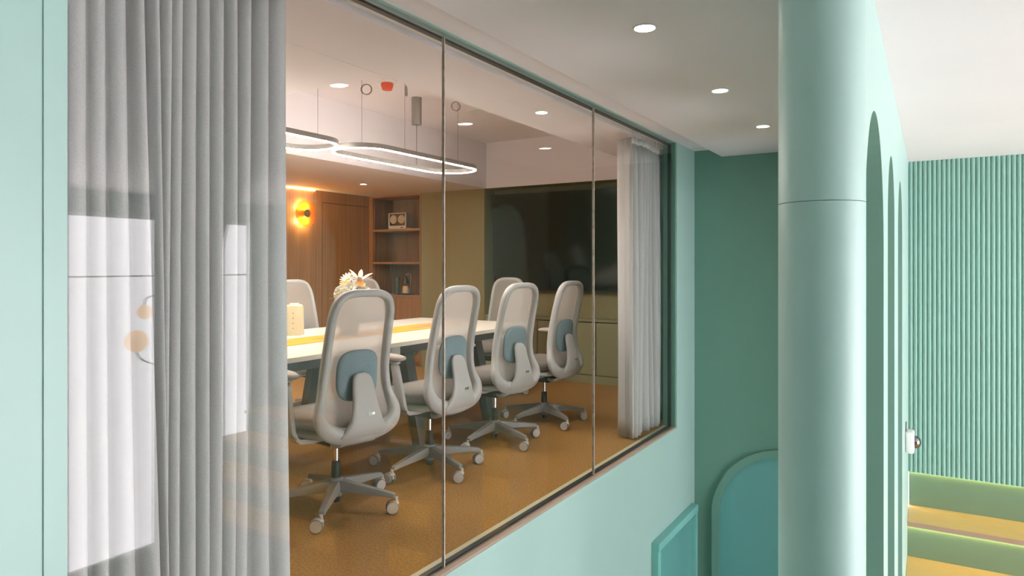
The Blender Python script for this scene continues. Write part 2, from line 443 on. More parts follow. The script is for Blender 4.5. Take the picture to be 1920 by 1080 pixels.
ty = [6.765, 6.36, 5.92, 5.48, 5.04]; tz = [-0.81, -1.10, -1.39, -1.68]
ztop = FB
for i in range(4):
    yb = ty[i] - FY; yf = ty[i + 1] - FY
    MB().box(0.001, WLEN, yb, yb + 0.012, lz(tz[i]) - 0.02, lz(ztop) if i else lz(FB)).build('riser', 'step_green', st)
    MB().box(0.001, WLEN, yf - 0.04, yb + 0.001, lz(tz[i]) - 0.040, lz(tz[i])).build('tread', 'step_wood', st, bevel=0.003)
    MB().box(0.002, WLEN, yf - 0.046, yf - 0.0401, lz(tz[i]) - 0.040, lz(tz[i]) - 0.004).build('nosing', 'step_nosing', st)
    MB().box(0.002, WLEN, yb - 0.016, yb - 0.002, lz(ztop) - 0.0045, lz(ztop) - 0.0005).build('light_strip', 'step_led', st)
    ztop = tz[i] - 0.041
MB().box(0.001, WLEN, ty[4] - FY, ty[4] - FY + 0.03, 0.0, lz(ztop)).build('riser', 'step_green', st)

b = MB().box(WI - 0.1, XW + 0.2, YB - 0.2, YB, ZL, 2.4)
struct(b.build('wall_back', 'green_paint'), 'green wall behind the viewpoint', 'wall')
# window wall at x = XW: piers and band, then glazed windows
WT, WB = 1.84, -2.3
bays = [(0.95, 3.60), (3.75, 6.5)]
b = MB(); prev = YB
b.box(XW, XW + 0.2, YB, FY + 0.2, WT, 2.4); b.box(XW, XW + 0.2, YB, FY + 0.2, ZL, WB)
for (a, c) in bays:
    b.box(XW, XW + 0.2, prev, a, WB, WT); prev = c
b.box(XW, XW + 0.2, prev, FY + 0.2, WB, WT)
struct(b.build('wall_right', 'green_paint'), 'green window wall of the hall', 'wall')
for i, (a, c) in enumerate(bays):
    w = struct(empty('window_%d' % (i + 2), (XW + 0.05, a, WB)), 'tall daylight window in the hall wall, %s' % ['beside the seating', 'by the fluted wall'][i], 'window')
    f = MB(); H_ = WT - WB; L_ = c - a
    for y in (0.0, L_ - 0.04): f.box(0, 0.06, y, y + 0.04, 0, H_)
    for z, th2 in ((0.0, 0.04), (H_ - 0.75, 0.016), (H_ - 0.04, 0.04)): f.box(0.002, 0.058, 0, L_, z, z + th2)
    f.build('frame', 'white_plastic', w)
    MB().box(0.025, 0.035, 0.01, L_ - 0.01, 0.01, H_ - 0.01).build('pane', 'glass', w)

# ------------------------------------------------------------------ downlights
def downlight(loc, label, group, r=0.045, watt=22, col=(1, 0.945, 0.89), strength=None, blend=0.9, size=2.3):
    t = tag(empty('downlight', loc), label, 'ceiling light', group)
    MB().lathe([(r * 0.80, 0.004), (r * 0.80, -0.002), (r * 0.86, -0.005), (r, -0.005), (r, 0.0), (r * 0.95, 0.004)], n=32).build('trim_ring', 'white_plastic', t, smooth='auto')
    MB().lathe([(r * 0.795, -0.001), (0.001, -0.001)], n=32).build('lens', 'lamp_disc', t)
    ld = bpy.data.lights.new('downlight_beam', 'SPOT'); ld.energy = watt; ld.color = col; ld.spot_size = size; ld.spot_blend = blend
    ld.shadow_soft_size = 0.03
    lo = bpy.data.objects.new('downlight_beam', ld); COL.objects.link(lo); lo.parent = t; lo.location = (0, 0, -0.012)
    return t
cg = 'downlights of the corridor ceiling'
for y, lab in ((2.42, 'round corridor downlight farthest from the dark green end wall'), (3.48, 'round corridor downlight, the middle one of three'), (4.51, 'round corridor downlight closest to the dark green end wall')):
    downlight((-0.90, y, ZC), lab, cg, r=0.045, watt=8)

# ------------------------------------------------------------------ meeting room shell
b = MB().box(RX0 - 0.1, WI + 0.0, RY0 - 0.1, RY1 + 0.5, -0.25, 0.0)
struct(b.build('floor_room', 'carpet'), 'mustard brown carpet of the meeting room', 'floor')
b = MB().box(RX0 - 0.15, WI, RY0 - 0.15, RY0, 0.0, 2.8)
struct(b.build('wall_near_room', 'olive_paint'), 'olive end wall of the meeting room behind the curtain', 'wall')
AX0, AY = -4.343, 6.754
SX0, SX1, SY = -6.060, -5.256, 6.93
b = MB()
b.box(SX1, AX0, RY1, AY + 0.15, 0.0, 2.8)            # olive pier
b.box(AX0, WI, AY, AY + 0.15, 0.0, 2.8)              # back of the television alcove
b.box(AX0, WI, RY1, AY, 2.103, 2.8)                  # lintel over the alcove
b.box(SX0 - 0.05, SX1, SY + 0.03, SY + 0.15, 0.0, 2.8)
struct(b.build('wall_television', 'olive_paint'), 'olive wall with a recess for the television', 'wall')
b = MB().box(WI - 0.001, WI + 0.001, GY1 + 0.03, RY1 + 0.2, 0.0, 2.8)
b = MB().box(WI - 0.02, WI - 0.0005, GW + 0.02, AY + 0.15, 0.0, 2.8)
struct(b.build('wall_room_corner', 'olive_paint'), 'short olive return wall behind the gathered curtain', 'wall')
# room ceilings: strip along the glass, end soffit, far soffit, high coffer
CX0, CX1, CY0 = -4.31, -2.33, 2.60
ZS, ZT = 2.103, 2.616
b = MB()
b.box(CX1, -1.845, RY0, RY1, 2.170, 2.75)
b.box(-1.845, WI - 0.0, RY0, RY1, 2.235, 2.75)
b.box(RX0, CX1, RY0, CY0, 2.1685, 2.75)
b.box(RX0, CX0, CY0, RY1, ZS, 2.75)
b.box(CX0, CX1, CY0, RY1, ZT, 2.75)
b.box(SX0 - 0.05, SX1, RY1, SY + 0.04, ZS, 2.75)
b.box(CX0, WI, RY1 - 0.006, RY1 - 0.0005, 2.103, 2.65)
struct(b.build('ceiling_room', 'white_ceiling'), 'white meeting room ceiling with a deep recessed coffer', 'ceiling')
downlight((-2.05, 3.72, 2.170), 'round downlight in the ceiling strip along the glass', 'downlights of the meeting room', r=0.042, watt=38)
downlight((-5.21, 5.49, ZS), 'small round downlight in the ceiling near the wood wall', 'downlights of the meeting room', r=0.040, watt=30)

for y in (3.9,):  # extra downlight hidden by the curtain, added to raise the room light
    downlight((-5.21, y, ZS), 'small added downlight, unseen behind the wide curtain, brightening the far side of the table', 'downlights of the meeting room', r=0.040, watt=90)
# wood wall with flush door
b = MB().box(RX0 - 0.15, RX0 - 0.035, RY0, RY1 + 0.45, 0.0, 2.8)
ww = struct(b.build('wall_wood', 'wood_dark'), 'wall clad in brown wood veneer with a flush door', 'wall')
gap = 0.009
edges = [RY0, 1.9, 3.3, 4.62, 5.735]
for a, c in zip(edges, edges[1:]):
    MB().box(RX0 - 0.0351, RX0, a + 0.001, c - 0.001, 0.0, ZS).build('panel', 'wood_wall', ww)
MB().box(RX0 - 0.0351, RX0, 5.735 + 0.001, RY1, 1.972, ZS).build('panel', 'wood_wall', ww)
MB().box(RX0 - 0.0351, RX0, 6.523, RY1, 0.0, 1.9715).build('panel', 'wood_wall', ww)
MB().box(RX0 - 0.0351, RX0 - 0.001, 5.735 + gap, 6.523 - gap, 0.0, 1.972 - gap).build('door_panel', 'wood_wall', ww)
b = MB().box(RX0 + 0.001, RX0 + 0.012, RY0, 5.62, ZS - 0.012, ZS - 0.0005)
tag(b.build('cove_light_strip', 'cove_led'), 'warm glowing light strip along the top of the wood wall', 'light strip')

# ------------------------------------------------------------------ shelf niche with cabinet below
sh = tag(empty('shelf_niche', (SX0, RY1, 0)), 'tall brown wood shelf niche with fluted side and cupboard doors', 'shelf')
sw = SX1 - SX0; sd = SY - RY1; t = 0.022
MB().box(-0.04, t, 0.0, sd, 0.0, ZS).build('side_panel', 'wood_wall', sh)
MB().box(sw - t, sw, -0.006, sd, 0.0, ZS).build('side_panel', 'wood_wall', sh)
MB().box(t, sw - t, sd - 0.015, sd + 0.02, 0.0, ZS).build('back_panel', 'wood_dark', sh)
MB().box(t, sw - t, -0.006, sd - 0.016, ZS - t - 0.002, ZS - 0.001).build('top_panel', 'wood_shelf', sh)
for z in (1.680, 1.272, 0.862):
    MB().box(t, sw - t, -0.004 if z < 1 else 0.004, sd - 0.016, z - 0.026, z).build('shelf_board', 'wood_shelf', sh)
fl_ = MB(); nfl = 12
for k in range(nfl):
    y = 0.02 + (sd - 0.05) * k / nfl
    for (za, zb) in ((0.863, 1.245), (1.273, 1.653), (1.681, 2.075)): fl_.cyl((t + 0.002, y + 0.012, za), (t + 0.002, y + 0.012, zb), 0.0105, n=8)
fl_.build('fluted_lining', 'wood_dark', sh, smooth=True)
MB().box(t + 0.003, sw * 0.5 + 0.0, -0.004, 0.014, 0.06, 0.832).build('cupboard_door', 'wood_wall', sh)
MB().box(sw * 0.5 + 0.005, sw - t - 0.003, -0.004, 0.014, 0.06, 0.832).build('cupboard_door', 'wood_wall', sh)
MB().box(t, sw - t, 0.03, 0.05, 0.0, 0.06).build('plinth', 'wood_dark', sh)

# speaker on the top shelf
sp = tag(empty('speaker', (-5.70, 6.60, 1.6802)), 'clear box speaker with two round pale drivers on top shelf', 'speaker')
f = MB(); w2, hh, dd = 0.140, 0.205, 0.13
f.box(-w2, w2, 0.0, 0.012, 0.0, 0.045); f.box(-w2, w2, 0.0, 0.012, hh - 0.010, hh); f.box(-w2, -w2 + 0.012, 0, 0.012, 0.045, hh); f.box(w2 - 0.012, w2, 0, 0.012, 0.045, hh)
f.box(-w2, w2, 0.012, dd, 0.0, 0.02)
f.build('body_frame', 'white_plastic', sp)
MB().box(-w2 + 0.001, w2 - 0.001, 0.0125, dd, 0.0205, hh - 0.001).build('clear_case', 'clear_acrylic', sp)
for x in (-0.064, 0.064):
    dv = MB().lathe([(0.001, -0.004), (0.03, 0.002), (0.052, -0.004), (0.056, 0.003), (0.04, 0.03), (0.001, 0.04)], (x, 0.006, 0.125), axis='y').build('driver', 'cream_paper', sp, smooth='auto')
MB().box(0.055, 0.105, -0.001, 0.0, 0.016, 0.027).build('badge', 'grey_ceramic', sp)
# bottom shelf things
zsh = 0.8622
vs_ = tag(empty('canister', (-5.80, 6.72, zsh)), 'tall narrow grey canister on the low shelf board', 'canister')
MB().lathe([(0.001, 0), (0.032, 0), (0.034, 0.006), (0.034, 0.205), (0.030, 0.212), (0.001, 0.213)]).build('body', 'grey_ceramic', vs_, smooth='auto')
MB().lathe([(0.031, 0.2135), (0.031, 0.225), (0.001, 0.226)]).build('lid', 'black_ceramic', vs_, smooth='auto')
cn = tag(empty('candle_cup', (-5.375, 6.68, zsh)), 'short dark round cup at the end of the low shelf', 'cup')
MB().lathe([(0.001, 0), (0.040, 0), (0.043, 0.005), (0.043, 0.125), (0.039, 0.125), (0.037, 0.02), (0.001, 0.02)]).build('body', 'grey_ceramic', cn, smooth='auto')
MB().lathe([(0.0365, 0.021), (0.0375, 0.085), (0.001, 0.088)]).build('wax', 'grille_grey', cn, smooth='auto')
cw = tag(empty('candle_warmer', (-5.61, 6.66, zsh)), 'black candle warmer lamp over a cream jar on a dark tray', 'lamp')
MB().box(-0.095, 0.095, -0.05, 0.06, 0.0, 0.018).build('base', 'black_ceramic', cw, bevel=0.005)
MB().tube(cr([(0.03, 0.045, 0.018), (0.04, 0.045, 0.15), (0.045, 0.045, 0.235), (0.035, 0.035, 0.262), (0.012, 0.012, 0.262), (0.0, 0.0, 0.235)], 6), 0.004).build('arm', 'brass', cw, smooth=True)
MB().lathe([(0.012, 0.238), (0.016, 0.215), (0.030, 0.185), (0.046, 0.140), (0.044, 0.140), (0.028, 0.182), (0.010, 0.232)]).build('shade', 'black_ceramic', cw, smooth='auto')
MB().lathe([(0.001, 0.0185), (0.038, 0.0185), (0.041, 0.025), (0.041, 0.085), (0.034, 0.095), (0.034, 0.110), (0.001, 0.108)]).build('jar', 'wax', cw, smooth='auto')

# ------------------------------------------------------------------ amber wall sconce
sc_ = tag(empty('wall_sconce', (RX0, 5.425, 1.815)), 'amber glass disc sconce with brass drum glowing on the wood wall', 'wall lamp')
MB().lathe([(0.04, 0.0), (0.04, 0.006), (0.018, 0.008), (0.018, 0.02)], axis='x').build('wall_plate', 'brass', sc_, smooth='auto')
MB().lathe([(0.001, 0.02), (0.046, 0.02), (0.046, 0.10), (0.001, 0.102)], axis='x', n=28).build('drum', 'brass', sc_, smooth='auto')
MB().lathe([(0.047, 0.074), (0.148, 0.074), (0.150, 0.077), (0.148, 0.080), (0.047, 0.080)], axis='x', n=48).build('glass_disc', 'amber_glass', sc_, smooth='auto')
for s in (-1, 1):
    MB().box(0.030, 0.068, -0.024, 0.024, s * 0.0475 - 0.003, s * 0.0475 + 0.003).build('light_slot', 'sconce_glow', sc_)
for s in (-1, 1):
    ld = bpy.data.lights.new('sconce_light', 'POINT'); ld.energy = 5.0; ld.color = (1, 0.70, 0.30); ld.shadow_soft_size = 0.02
    lo = bpy.data.objects.new('sconce_light', ld); COL.objects.link(lo); lo.parent = sc_; lo.location = (0.045, 0, s * 0.075)

# ------------------------------------------------------------------ low cabinet and television
lc = tag(empty('low_cabinet', (AX0, RY1, 0)), 'long low olive cabinet with flat doors under the television', 'cabinet')
lw_ = WI - 0.03 - AX0
MB().box(0.002, lw_, 0.045, AY - RY1 - 0.002, 0.0, 0.6415).build('body', 'olive_door', lc)
MB().box(0.002, lw_, 0.006, AY - RY1 - 0.002, 0.642, 0.667).build('top', 'olive_door', lc)
MB().box(0.002, lw_, 0.004, 0.017, 0.0, 0.083).build('plinth', 'olive_door', lc)
dx = [0.004, -3.651 - AX0, -2.957 - AX0 - 0.347, -2.957 - AX0, -2.263 - AX0, lw_]
dx = [0.004, -3.651 - AX0, -3.304 - AX0, -2.957 - AX0, -2.610 - AX0, -2.263 - AX0, lw_]
dx = [0.004, -3.651 - AX0, -2.957 - AX0, -2.263 - AX0, lw_]
for a, c in zip(dx, dx[1:]):
    MB().box(a + 0.0045, c - 0.0045, 0.0, 0.018, 0.090, 0.630).build('door', 'olive_door', lc, bevel=0.001)
tv = tag(empty('television', (-4.28, 6.645, 0.95)), 'large black wall television tilted forward in the olive recess', 'television')
th_ = math.atan2(0.085, 1.09); tv.rotation_euler = (th_, 0, 0)
TWd, THt = 1.92, 1.085
MB().box(0, TWd, 0.0, 0.035, 0, THt).build('cabinet', 'tv_bezel', tv, bevel=0.003)
MB().box(0.012, TWd - 0.012, -0.0012, -0.0002, 0.014, THt - 0.012).build('screen', 'screen', tv)
MB().box(0.6, 1.3, 0.036, 0.075, 0.35, 0.75).build('bracket', 'dark_metal', tv)

# ------------------------------------------------------------------ conference table and what stands on it
TX0, TX1, TY0, TY1, TZ = -4.075, -2.850, 2.00, 5.06, 0.740
tb = tag(empty('conference_table', ((TX0 + TX1) / 2, (TY0 + TY1) / 2, 0)), 'long white conference table on dark slanted legs', 'table')
hx, hy = (TX1 - TX0) / 2, (TY1 - TY0) / 2
def rrect(hx, hy, r, n=6):
    pts = []
    for (sx, sy, a0) in ((1, 1, 0), (-1, 1, 90), (-1, -1, 180), (1, -1, 270)):
        for k in range(n + 1):
            a = math.radians(a0 + 90 * k / n); pts.append((sx * (hx - r) + r * math.cos(a), sy * (hy - r) + r * math.sin(a)))
    return pts
b = MB(); pr = rrect(hx, hy, 0.06); pin = rrect(hx - 0.05, hy - 0.05, 0.05)
b.sections([[(x, y, TZ - 0.036) for x, y in pin], [(x, y, TZ - 0.026) for x, y in pr], [(x, y, TZ - 0.002) for x, y in pr], [(x * 0.998, y * 0.999, TZ) for x, y in pr]])
b.build('tabletop', 'table_white', tb, smooth='auto')
for s in (-1, 1):
    MB().box(s * (hx - 0.13) - 0.03, s * (hx - 0.13) + 0.03, -hy + 0.25, hy - 0.25, TZ - 0.092, TZ - 0.0365).build('side_beam', 'dark_metal', tb)
for yy in (-1.22, 0.08, 0.92):
    MB().box(-hx + 0.16, hx - 0.16, yy - 0.035, yy + 0.035, TZ - 0.090, TZ - 0.037).build('crossbar', 'dark_metal', tb)
    for s in (-1, 1):
        x0, x1 = s * (hx - 0.20), s * (hx - 0.055)
        q = []
        for (x, z) in ((x0, TZ - 0.0925), (x1, 0.0)):
            q.append([(x - 0.035, yy - 0.045, z), (x + 0.035, yy - 0.045, z), (x + 0.035, yy + 0.045, z), (x - 0.035, yy + 0.045, z)])
        MB().sections(q).build('leg', 'dark_metal', tb, bevel=0.004)
MB().box(hx - 0.099, hx - 0.075, -0.20, -0.11, TZ - 0.090, TZ - 0.040).build('cable_box', 'white_plastic', tb, bevel=0.003)

rn = tag(empty('table_runner', (-3.445, (TY0 + TY1) / 2, TZ + 0.0003)), 'yellow runner with a mauve streak along the middle of the table', 'table runner')
rl = hy - 0.42
MB().box(-0.155, 0.155, -rl, rl, 0.0, 0.0025).build('cloth', 'runner_yellow', rn)
for yy in (-0.95, 0.05, 1.0):
    q = []
    for k in range(13):
        y = yy - 0.42 + 0.84 * k / 12; wv = 0.055 * math.sin(PI * k / 12) ** 0.6 + 0.004; x = 0.03 * math.sin(k * 0.55 + yy)
        q.append([(x - wv, y, 0.0026), (x + wv, y, 0.0026), (x + wv, y, 0.0034), (x - wv, y, 0.0034)])
    MB().sections(q).build('streak', 'runner_mauve', rn)

cb = tag(empty('paper_carton', (-3.79, 3.31, TZ + 0.0002)), 'cream paper carton with a column of small dark dots on the table', 'box')
b = MB(); sec = []
for (z, w_) in ((0.0, 0.056), (0.09, 0.054), (0.19, 0.052), (0.205, 0.049), (0.212, 0.040)):
    sec.append([(x, y, z) for x, y in rrect(w_, w_, 0.02, 3)])
b.sections(sec); b.build('body', 'cream_paper', cb, smooth='auto', loc=None).rotation_euler = (0, 0, 0.5)
for (z) in (0.05, 0.085, 0.12, 0.155):
    d = MB().lathe([(0.001, 0.0), (0.0035, 0.0), (0.0035, 0.002), (0.001, 0.002)], n=10, axis='x').build('dot', 'grey_ceramic', cb)
    a = -0.35; d.location = (0.0675 * math.cos(0.5) - 0.02 * math.sin(0.5) * -1 * 0, 0.0675 * math.sin(0.5) * 1.0, z); d.rotation_euler = (0, 0, 0.5)
    d.location = (Matrix.Rotation(0.5 - PI / 2, 3, 'Z') @ Vector((0.0540, 0.01, z))); d.rotation_euler = (0, 0, 0.5 - PI / 2)
MB().box(-0.03, 0.03, -0.008, 0.008, 0.2121, 0.222).build('fold', 'white_plastic', cb).rotation_euler = (0, 0, 0.5)

# vase of flowers
fv = tag(empty('flower_vase', (-3.46, 3.50, TZ + 0.003)), 'grey vase of white daisies and a pale pink lily on the table', 'vase')
MB().lathe([(0.001, 0), (0.055, 0), (0.062, 0.01), (0.075, 0.08), (0.066, 0.16), (0.042, 0.205), (0.045, 0.225), (0.038, 0.222), (0.034, 0.20), (0.001, 0.19)], n=28).build('vase', 'stone_grey', fv, smooth='auto')
def petals(n, r, wd, lift, curl=0.0, off=0.0, r0=0.006):
    m = MB()
    for k in range(n):
        a = 2 * PI * (k + off) / n; ca, sa = math.cos(a), math.sin(a)
        rows = []
        for j in range(5):
            t_ = j / 4; rr = r0 + (r - r0) * t_; w_ = wd * math.sin(PI * (0.15 + 0.80 * t_)) ; z = lift * t_ - curl * t_ * t_
            rows.append([(rr * ca - w_ * sa * s_, rr * sa + w_ * ca * s_, z + 0.15 * w_ * abs(s_)) for s_ in (-1, 0, 1)])
        m.grid(rows)
    return m
def orient(o, d):
    o.rotation_euler = Vector(d).to_track_quat('Z', 'Y').to_euler()
flowers = [ # offset toward camera-ish, size, kind
    ((-0.005, 0.00, 0.385), 0.060, 'daisy', (0.25, -0.65, 0.7)),
    ((0.075, -0.055, 0.330), 0.045, 'daisyw', (0.6, -0.7, 0.4)),
    ((0.085, 0.060, 0.295), 0.050, 'daisy', (0.6, -0.4, 0.6)),
    ((0.050, 0.105, 0.310), 0.048, 'daisy', (0.5, 0.1, 0.8)),
    ((0.095, 0.000, 0.275), 0.045, 'daisyw', (0.8, -0.5, 0.2)),
    ((0.02, -0.05, 0.345), 0.040, 'orange', (0.3, -0.5, 0.7)),
    ((0.065, 0.045, 0.340), 0.038, 'orange', (0.5, -0.3, 0.8)),
    ((0.02, 0.085, 0.375), 0.095, 'lily', (0.30, -0.10, 0.95)),
    ((-0.04, 0.03, 0.300), 0.05, 'daisyw', (-0.6, 0.3, 0.6)),
    ((-0.06, -0.04, 0.295), 0.05, 'daisy', (-0.6, -0.5, 0.5)),
]
for (off, r, kd, d) in flowers:
    mt = {'daisy': 'white_petal', 'daisyw': 'white_petal', 'orange': 'orange_petal', 'lily': 'pink_petal'}[kd]
    if kd == 'lily': m = petals(6, r, 0.017, 0.075, 0.02)
    elif kd == 'orange': m = petals(8, r, 0.012, 0.02)
    else:
        m = petals(15, r, 0.0075, 0.012); m2 = petals(13, r * 0.78, 0.007, 0.022, off=0.5); m.add(m2.v, m2.f)
    fo = m.build('flower', mt, fv, loc=off); orient(fo, d)
    MB().sell((0, 0, 0.006), (r * 0.22, r * 0.22, 0.008), (2, 2, 2), 10, 6).build('flower_center', 'yellow_petal', fo, smooth=True)
    MB().tube(cr([(0, 0, 0), (0, 0, -0.02), (0, 0, -0.04)], 2), 0.003, 6).build('stem_tip', 'leaf', fo)
    p0 = Vector((off[0] * 0.25, off[1] * 0.25, 0.20)); p1 = Vector(off) - Vector(d).normalized() * 0.03
    MB().tube([p0, (p0 + p1) / 2 + Vector((0, 0, 0.005)), p1], 0.003, 6).build('stem', 'leaf', fv, smooth=True)
# white hydrangea head: a ball of small four-petal florets
hm = MB(); rnd = random.Random(3)
for k in range(70):
    z = 1 - 2 * (k + 0.5) / 70; a = k * 2.39996; q = math.sqrt(1 - z * z)
    d = Vector((q * math.cos(a), q * math.sin(a), z)); fl2 = petals(5, 0.016, 0.007, 0.004)
    R = d.to_track_quat('Z', 'Y').to_matrix() @ Matrix.Rotation(rnd.random() * 6, 3, 'Z')
    hm.add([R @ Vector(p) + d * 0.062 * (0.93 + 0.14 * rnd.random()) for p in fl2.v], fl2.f)
ho = hm.build('hydrangea_head', 'white_petal', fv, loc=(0.045, -0.090, 0.285))
MB().sell((0, 0, 0), (0.05, 0.05, 0.05), (2, 2, 2), 14, 8).build('core', 'yellow_petal', ho, smooth=True)
for (off, d, L_) in (((0.06, 0.0, 0.31), (0.7, -0.5, 0.4), 0.07), ((0.0, 0.05, 0.33), (0.1, 0.5, 0.6), 0.08), ((0.07, 0.08, 0.27), (0.7, 0.4, 0.1), 0.08), ((-0.02, -0.09, 0.25), (-0.1, -1, 0.2), 0.07)):
    m = petals(1, L_, 0.016, 0.0, 0.01); lf = m.build('leaf', 'leaf', fv, loc=off); lf.rotation_euler = Vector(d).to_track_quat('X', 'Z').to_euler()

# ------------------------------------------------------------------ office chairs
def prof(z):
    return interp([(0.30, 0.175), (0.36, 0.200), (0.40, 0.218), (0.45, 0.212), (0.50, 0.195), (0.55, 0.178), (0.60, 0.168), (0.65, 0.165),
                   (0.72, 0.170), (0.80, 0.184), (0.90, 0.206), (1.00, 0.230), (1.10, 0.256)], z)
HALF = [(0.0, 1.090), (0.085, 1.086), (0.138, 1.060), (0.163, 1.005), (0.169, 0.92), (0.172, 0.82), (0.177, 0.72), (0.188, 0.62), (0.203, 0.555),
        (0.214, 0.510), (0.206, 0.470), (0.178, 0.438), (0.130, 0.417), (0.065, 0.406), (0.0, 0.403)]
loop = HALF + [(-y, z) for (y, z) in HALF[-2:0:-1]]
RP = cr([(0, y, z) for y, z in loop], 4, closed=True)
RP = [Vector((prof(p.z), p.y, p.z)) for p in RP]
def hw_at(z, inset):
    best = 0
    m = len(RP)
    for i in range(m):
        a, c = RP[i], RP[(i + 1) % m]
        if (a.z - z) * (c.z - z) <= 0 and abs(a.z - c.z) > 1e-6:
            t_ = (z - a.z) / (c.z - a.z); best = max(best, abs(a.y + (c.y - a.y) * t_))
    return max(0.0, best - inset)
def make_chair(name='office_chair'):
    c = empty(name)
    # back ring
    secs = []; m = len(RP); ns = 12
    for i in range(m):
        T_ = (RP[(i + 1) % m] - RP[i - 1]).normalized()
        P = RP[i]
        N = Vector((0, T_.z, -T_.y)).normalized() if True else None
        if N.dot(Vector((0, P.y, P.z - 0.72))) < 0: N = -N
        B = N.cross(T_).normalized()
        if B.x < 0: B = -B
        low = max(0.0, min(1.0, (0.58 - P.z) / 0.14))
        a_ = 0.019 + 0.022 * low; b_ = 0.024 + 0.006 * low
        tw = 0.5 * low
        N2 = N * math.cos(tw) - B * math.sin(tw) * 1.0; B2 = B * math.cos(tw) + N * math.sin(tw)
        q = []
        for k in range(ns):
            an = 2 * PI * k / ns; ca, sa = math.cos(an), math.sin(an)
            q.append(P + N2 * (a_ * math.copysign(abs(ca) ** 0.75, ca)) + B2 * (b_ * math.copysign(abs(sa) ** 0.75, sa)))
        secs.append(q)
    bf = MB().sections(secs, closed=True).build('back_frame', 'chair_grey', c, smooth=True)
    # mesh panel
    rows = []
    zz = [0.425 + (1.080 - 0.425) * k / 30 for k in range(31)]
    for z in zz:
        h = hw_at(z, 0.006); rows.append([(prof(z) - 0.012 - 0.016 * (1 - (s_ / 6) ** 2) * min(1, h / 0.15), h * s_ / 6, z) for s_ in range(-6, 7)])
    MB().grid(rows).build('back_mesh', 'chair_mesh', c, smooth=True)
    # spine
    secs = []
    for (z, x, w_, t_) in ((0.378, 0.208, 0.085, 0.018), (0.392, 0.224, 0.125, 0.019), (0.412, 0.240, 0.140, 0.019), (0.440, 0.252, 0.118, 0.018), (0.480, 0.259, 0.092, 0.016), (0.53, 0.256, 0.077, 0.014),
                        (0.585, 0.246, 0.067, 0.013), (0.64, 0.233, 0.061, 0.012), (0.675, 0.224, 0.054, 0.011), (0.693, 0.219, 0.041, 0.009), (0.702, 0.216, 0.020, 0.006)):
        q = []
        for k in range(16):
            an = 2 * PI * k / 16; ca, sa = math.cos(an), math.sin(an)
            q.append((x + t_ * math.copysign(abs(sa) ** 0.6, sa), w_ * math.copysign(abs(ca) ** 0.6, ca), z))
        secs.append(q)
    spn = MB().sections(secs).build('spine', 'chair_grey', c, smooth=True)
    bd = MB(); 
    for k in range(3): bd.box(0.2745, 0.2765, 0.002 + k * 0.007, 0.0055 + k * 0.007, 0.503, 0.517)
    bd.lathe([(0.0075, 0.2745), (0.0075, 0.2765), (0.003, 0.2765)], (0, 0.030, 0.510), n=12, axis='x')
    bd.build('badge', 'chrome', spn)
    # lumbar pad
    MB().sell((0, 0, 0.689), (0.021, 0.118, 0.124), (2.2, 4.5, 3.4), 28, 16,
              fn=lambda p: (p[0] + prof(p[2]) + 0.013, p[1], p[2])).build('lumbar_pad', 'blue_fabric', c, smooth=True)
    # seat
    def seatfn(p):
        x, y, z = p
        dz = -0.035 * max(0, (-x - 0.16) / 0.12) ** 2 + 0.012 * (y / 0.24) ** 2
        return (x, y * (1 - 0.10 * max(0, x) / 0.17), z + dz)
    MB().sell((-0.055, 0, 0.455), (0.235, 0.243, 0.054), (3.6, 3.4, 2.6), 36, 12, fn=seatfn).build('seat', 'seat_fabric', c, smooth=True)
    MB().sell((-0.035, 0, 0.400), (0.20, 0.215, 0.030), (3.6, 3.4, 2.6), 32, 10).build('seat_pan', 'chair_grey', c, smooth=True)
    # rear bracket under the ring with ribs
    bk = []
    for (x, z, w_) in ((0.075, 0.345, 0.075), (0.11, 0.338, 0.105), (0.150, 0.340, 0.115), (0.185, 0.355, 0.105), (0.205, 0.376, 0.085)):
        bk.append([(x, -w_, z), (x, w_, z), (x + 0.003, w_, z + 0.022), (x + 0.003, -w_, z + 0.022)])
    br = MB().sections(bk).build('back_bracket', 'chair_grey', c, smooth='auto')
    rb = MB()
    for k in range(5):
        y = -0.055 + 0.0275 * k; rb.cyl((0.150, y, 0.339), (0.196, y, 0.364), 0.0045, n=6)
    rb.build('ribs', 'caster_dark', br)
    # mechanism and column
    MB().box(-0.13, 0.080, -0.070, 0.070, 0.318, 0.385).build('mechanism', 'black_rubber', c, bevel=0.012)
    MB().cyl((0, 0, 0.215), (0, 0, 0.335), 0.0145, n=20).build('gas_lift', 'chrome', c, smooth='auto')
    MB().lathe([(0.001, 0.145), (0.023, 0.145), (0.024, 0.150), (0.022, 0.230), (0.017, 0.236), (0.001, 0.236)]).build('lift_sleeve', 'black_rubber', c, smooth='auto')
    MB().lathe([(0.001, 0.058), (0.028, 0.058), (0.034, 0.085), (0.038, 0.115), (0.034, 0.150), (0.020, 0.155), (0.001, 0.155)]).build('hub', 'base_grey', c, smooth='auto')
    MB().lathe([(0.001, 0.030), (0.020, 0.030), (0.021, 0.0575), (0.001, 0.0575)]).build('hub_cap', 'black_rubber', c, smooth='auto')
    # lever
    MB().tube([(-0.03, 0.06, 0.352), (-0.03, 0.17, 0.348), (-0.035, 0.23, 0.338)], [0.006, 0.006, 0.010], 8).build('lever', 'chair_grey', c, smooth=True)
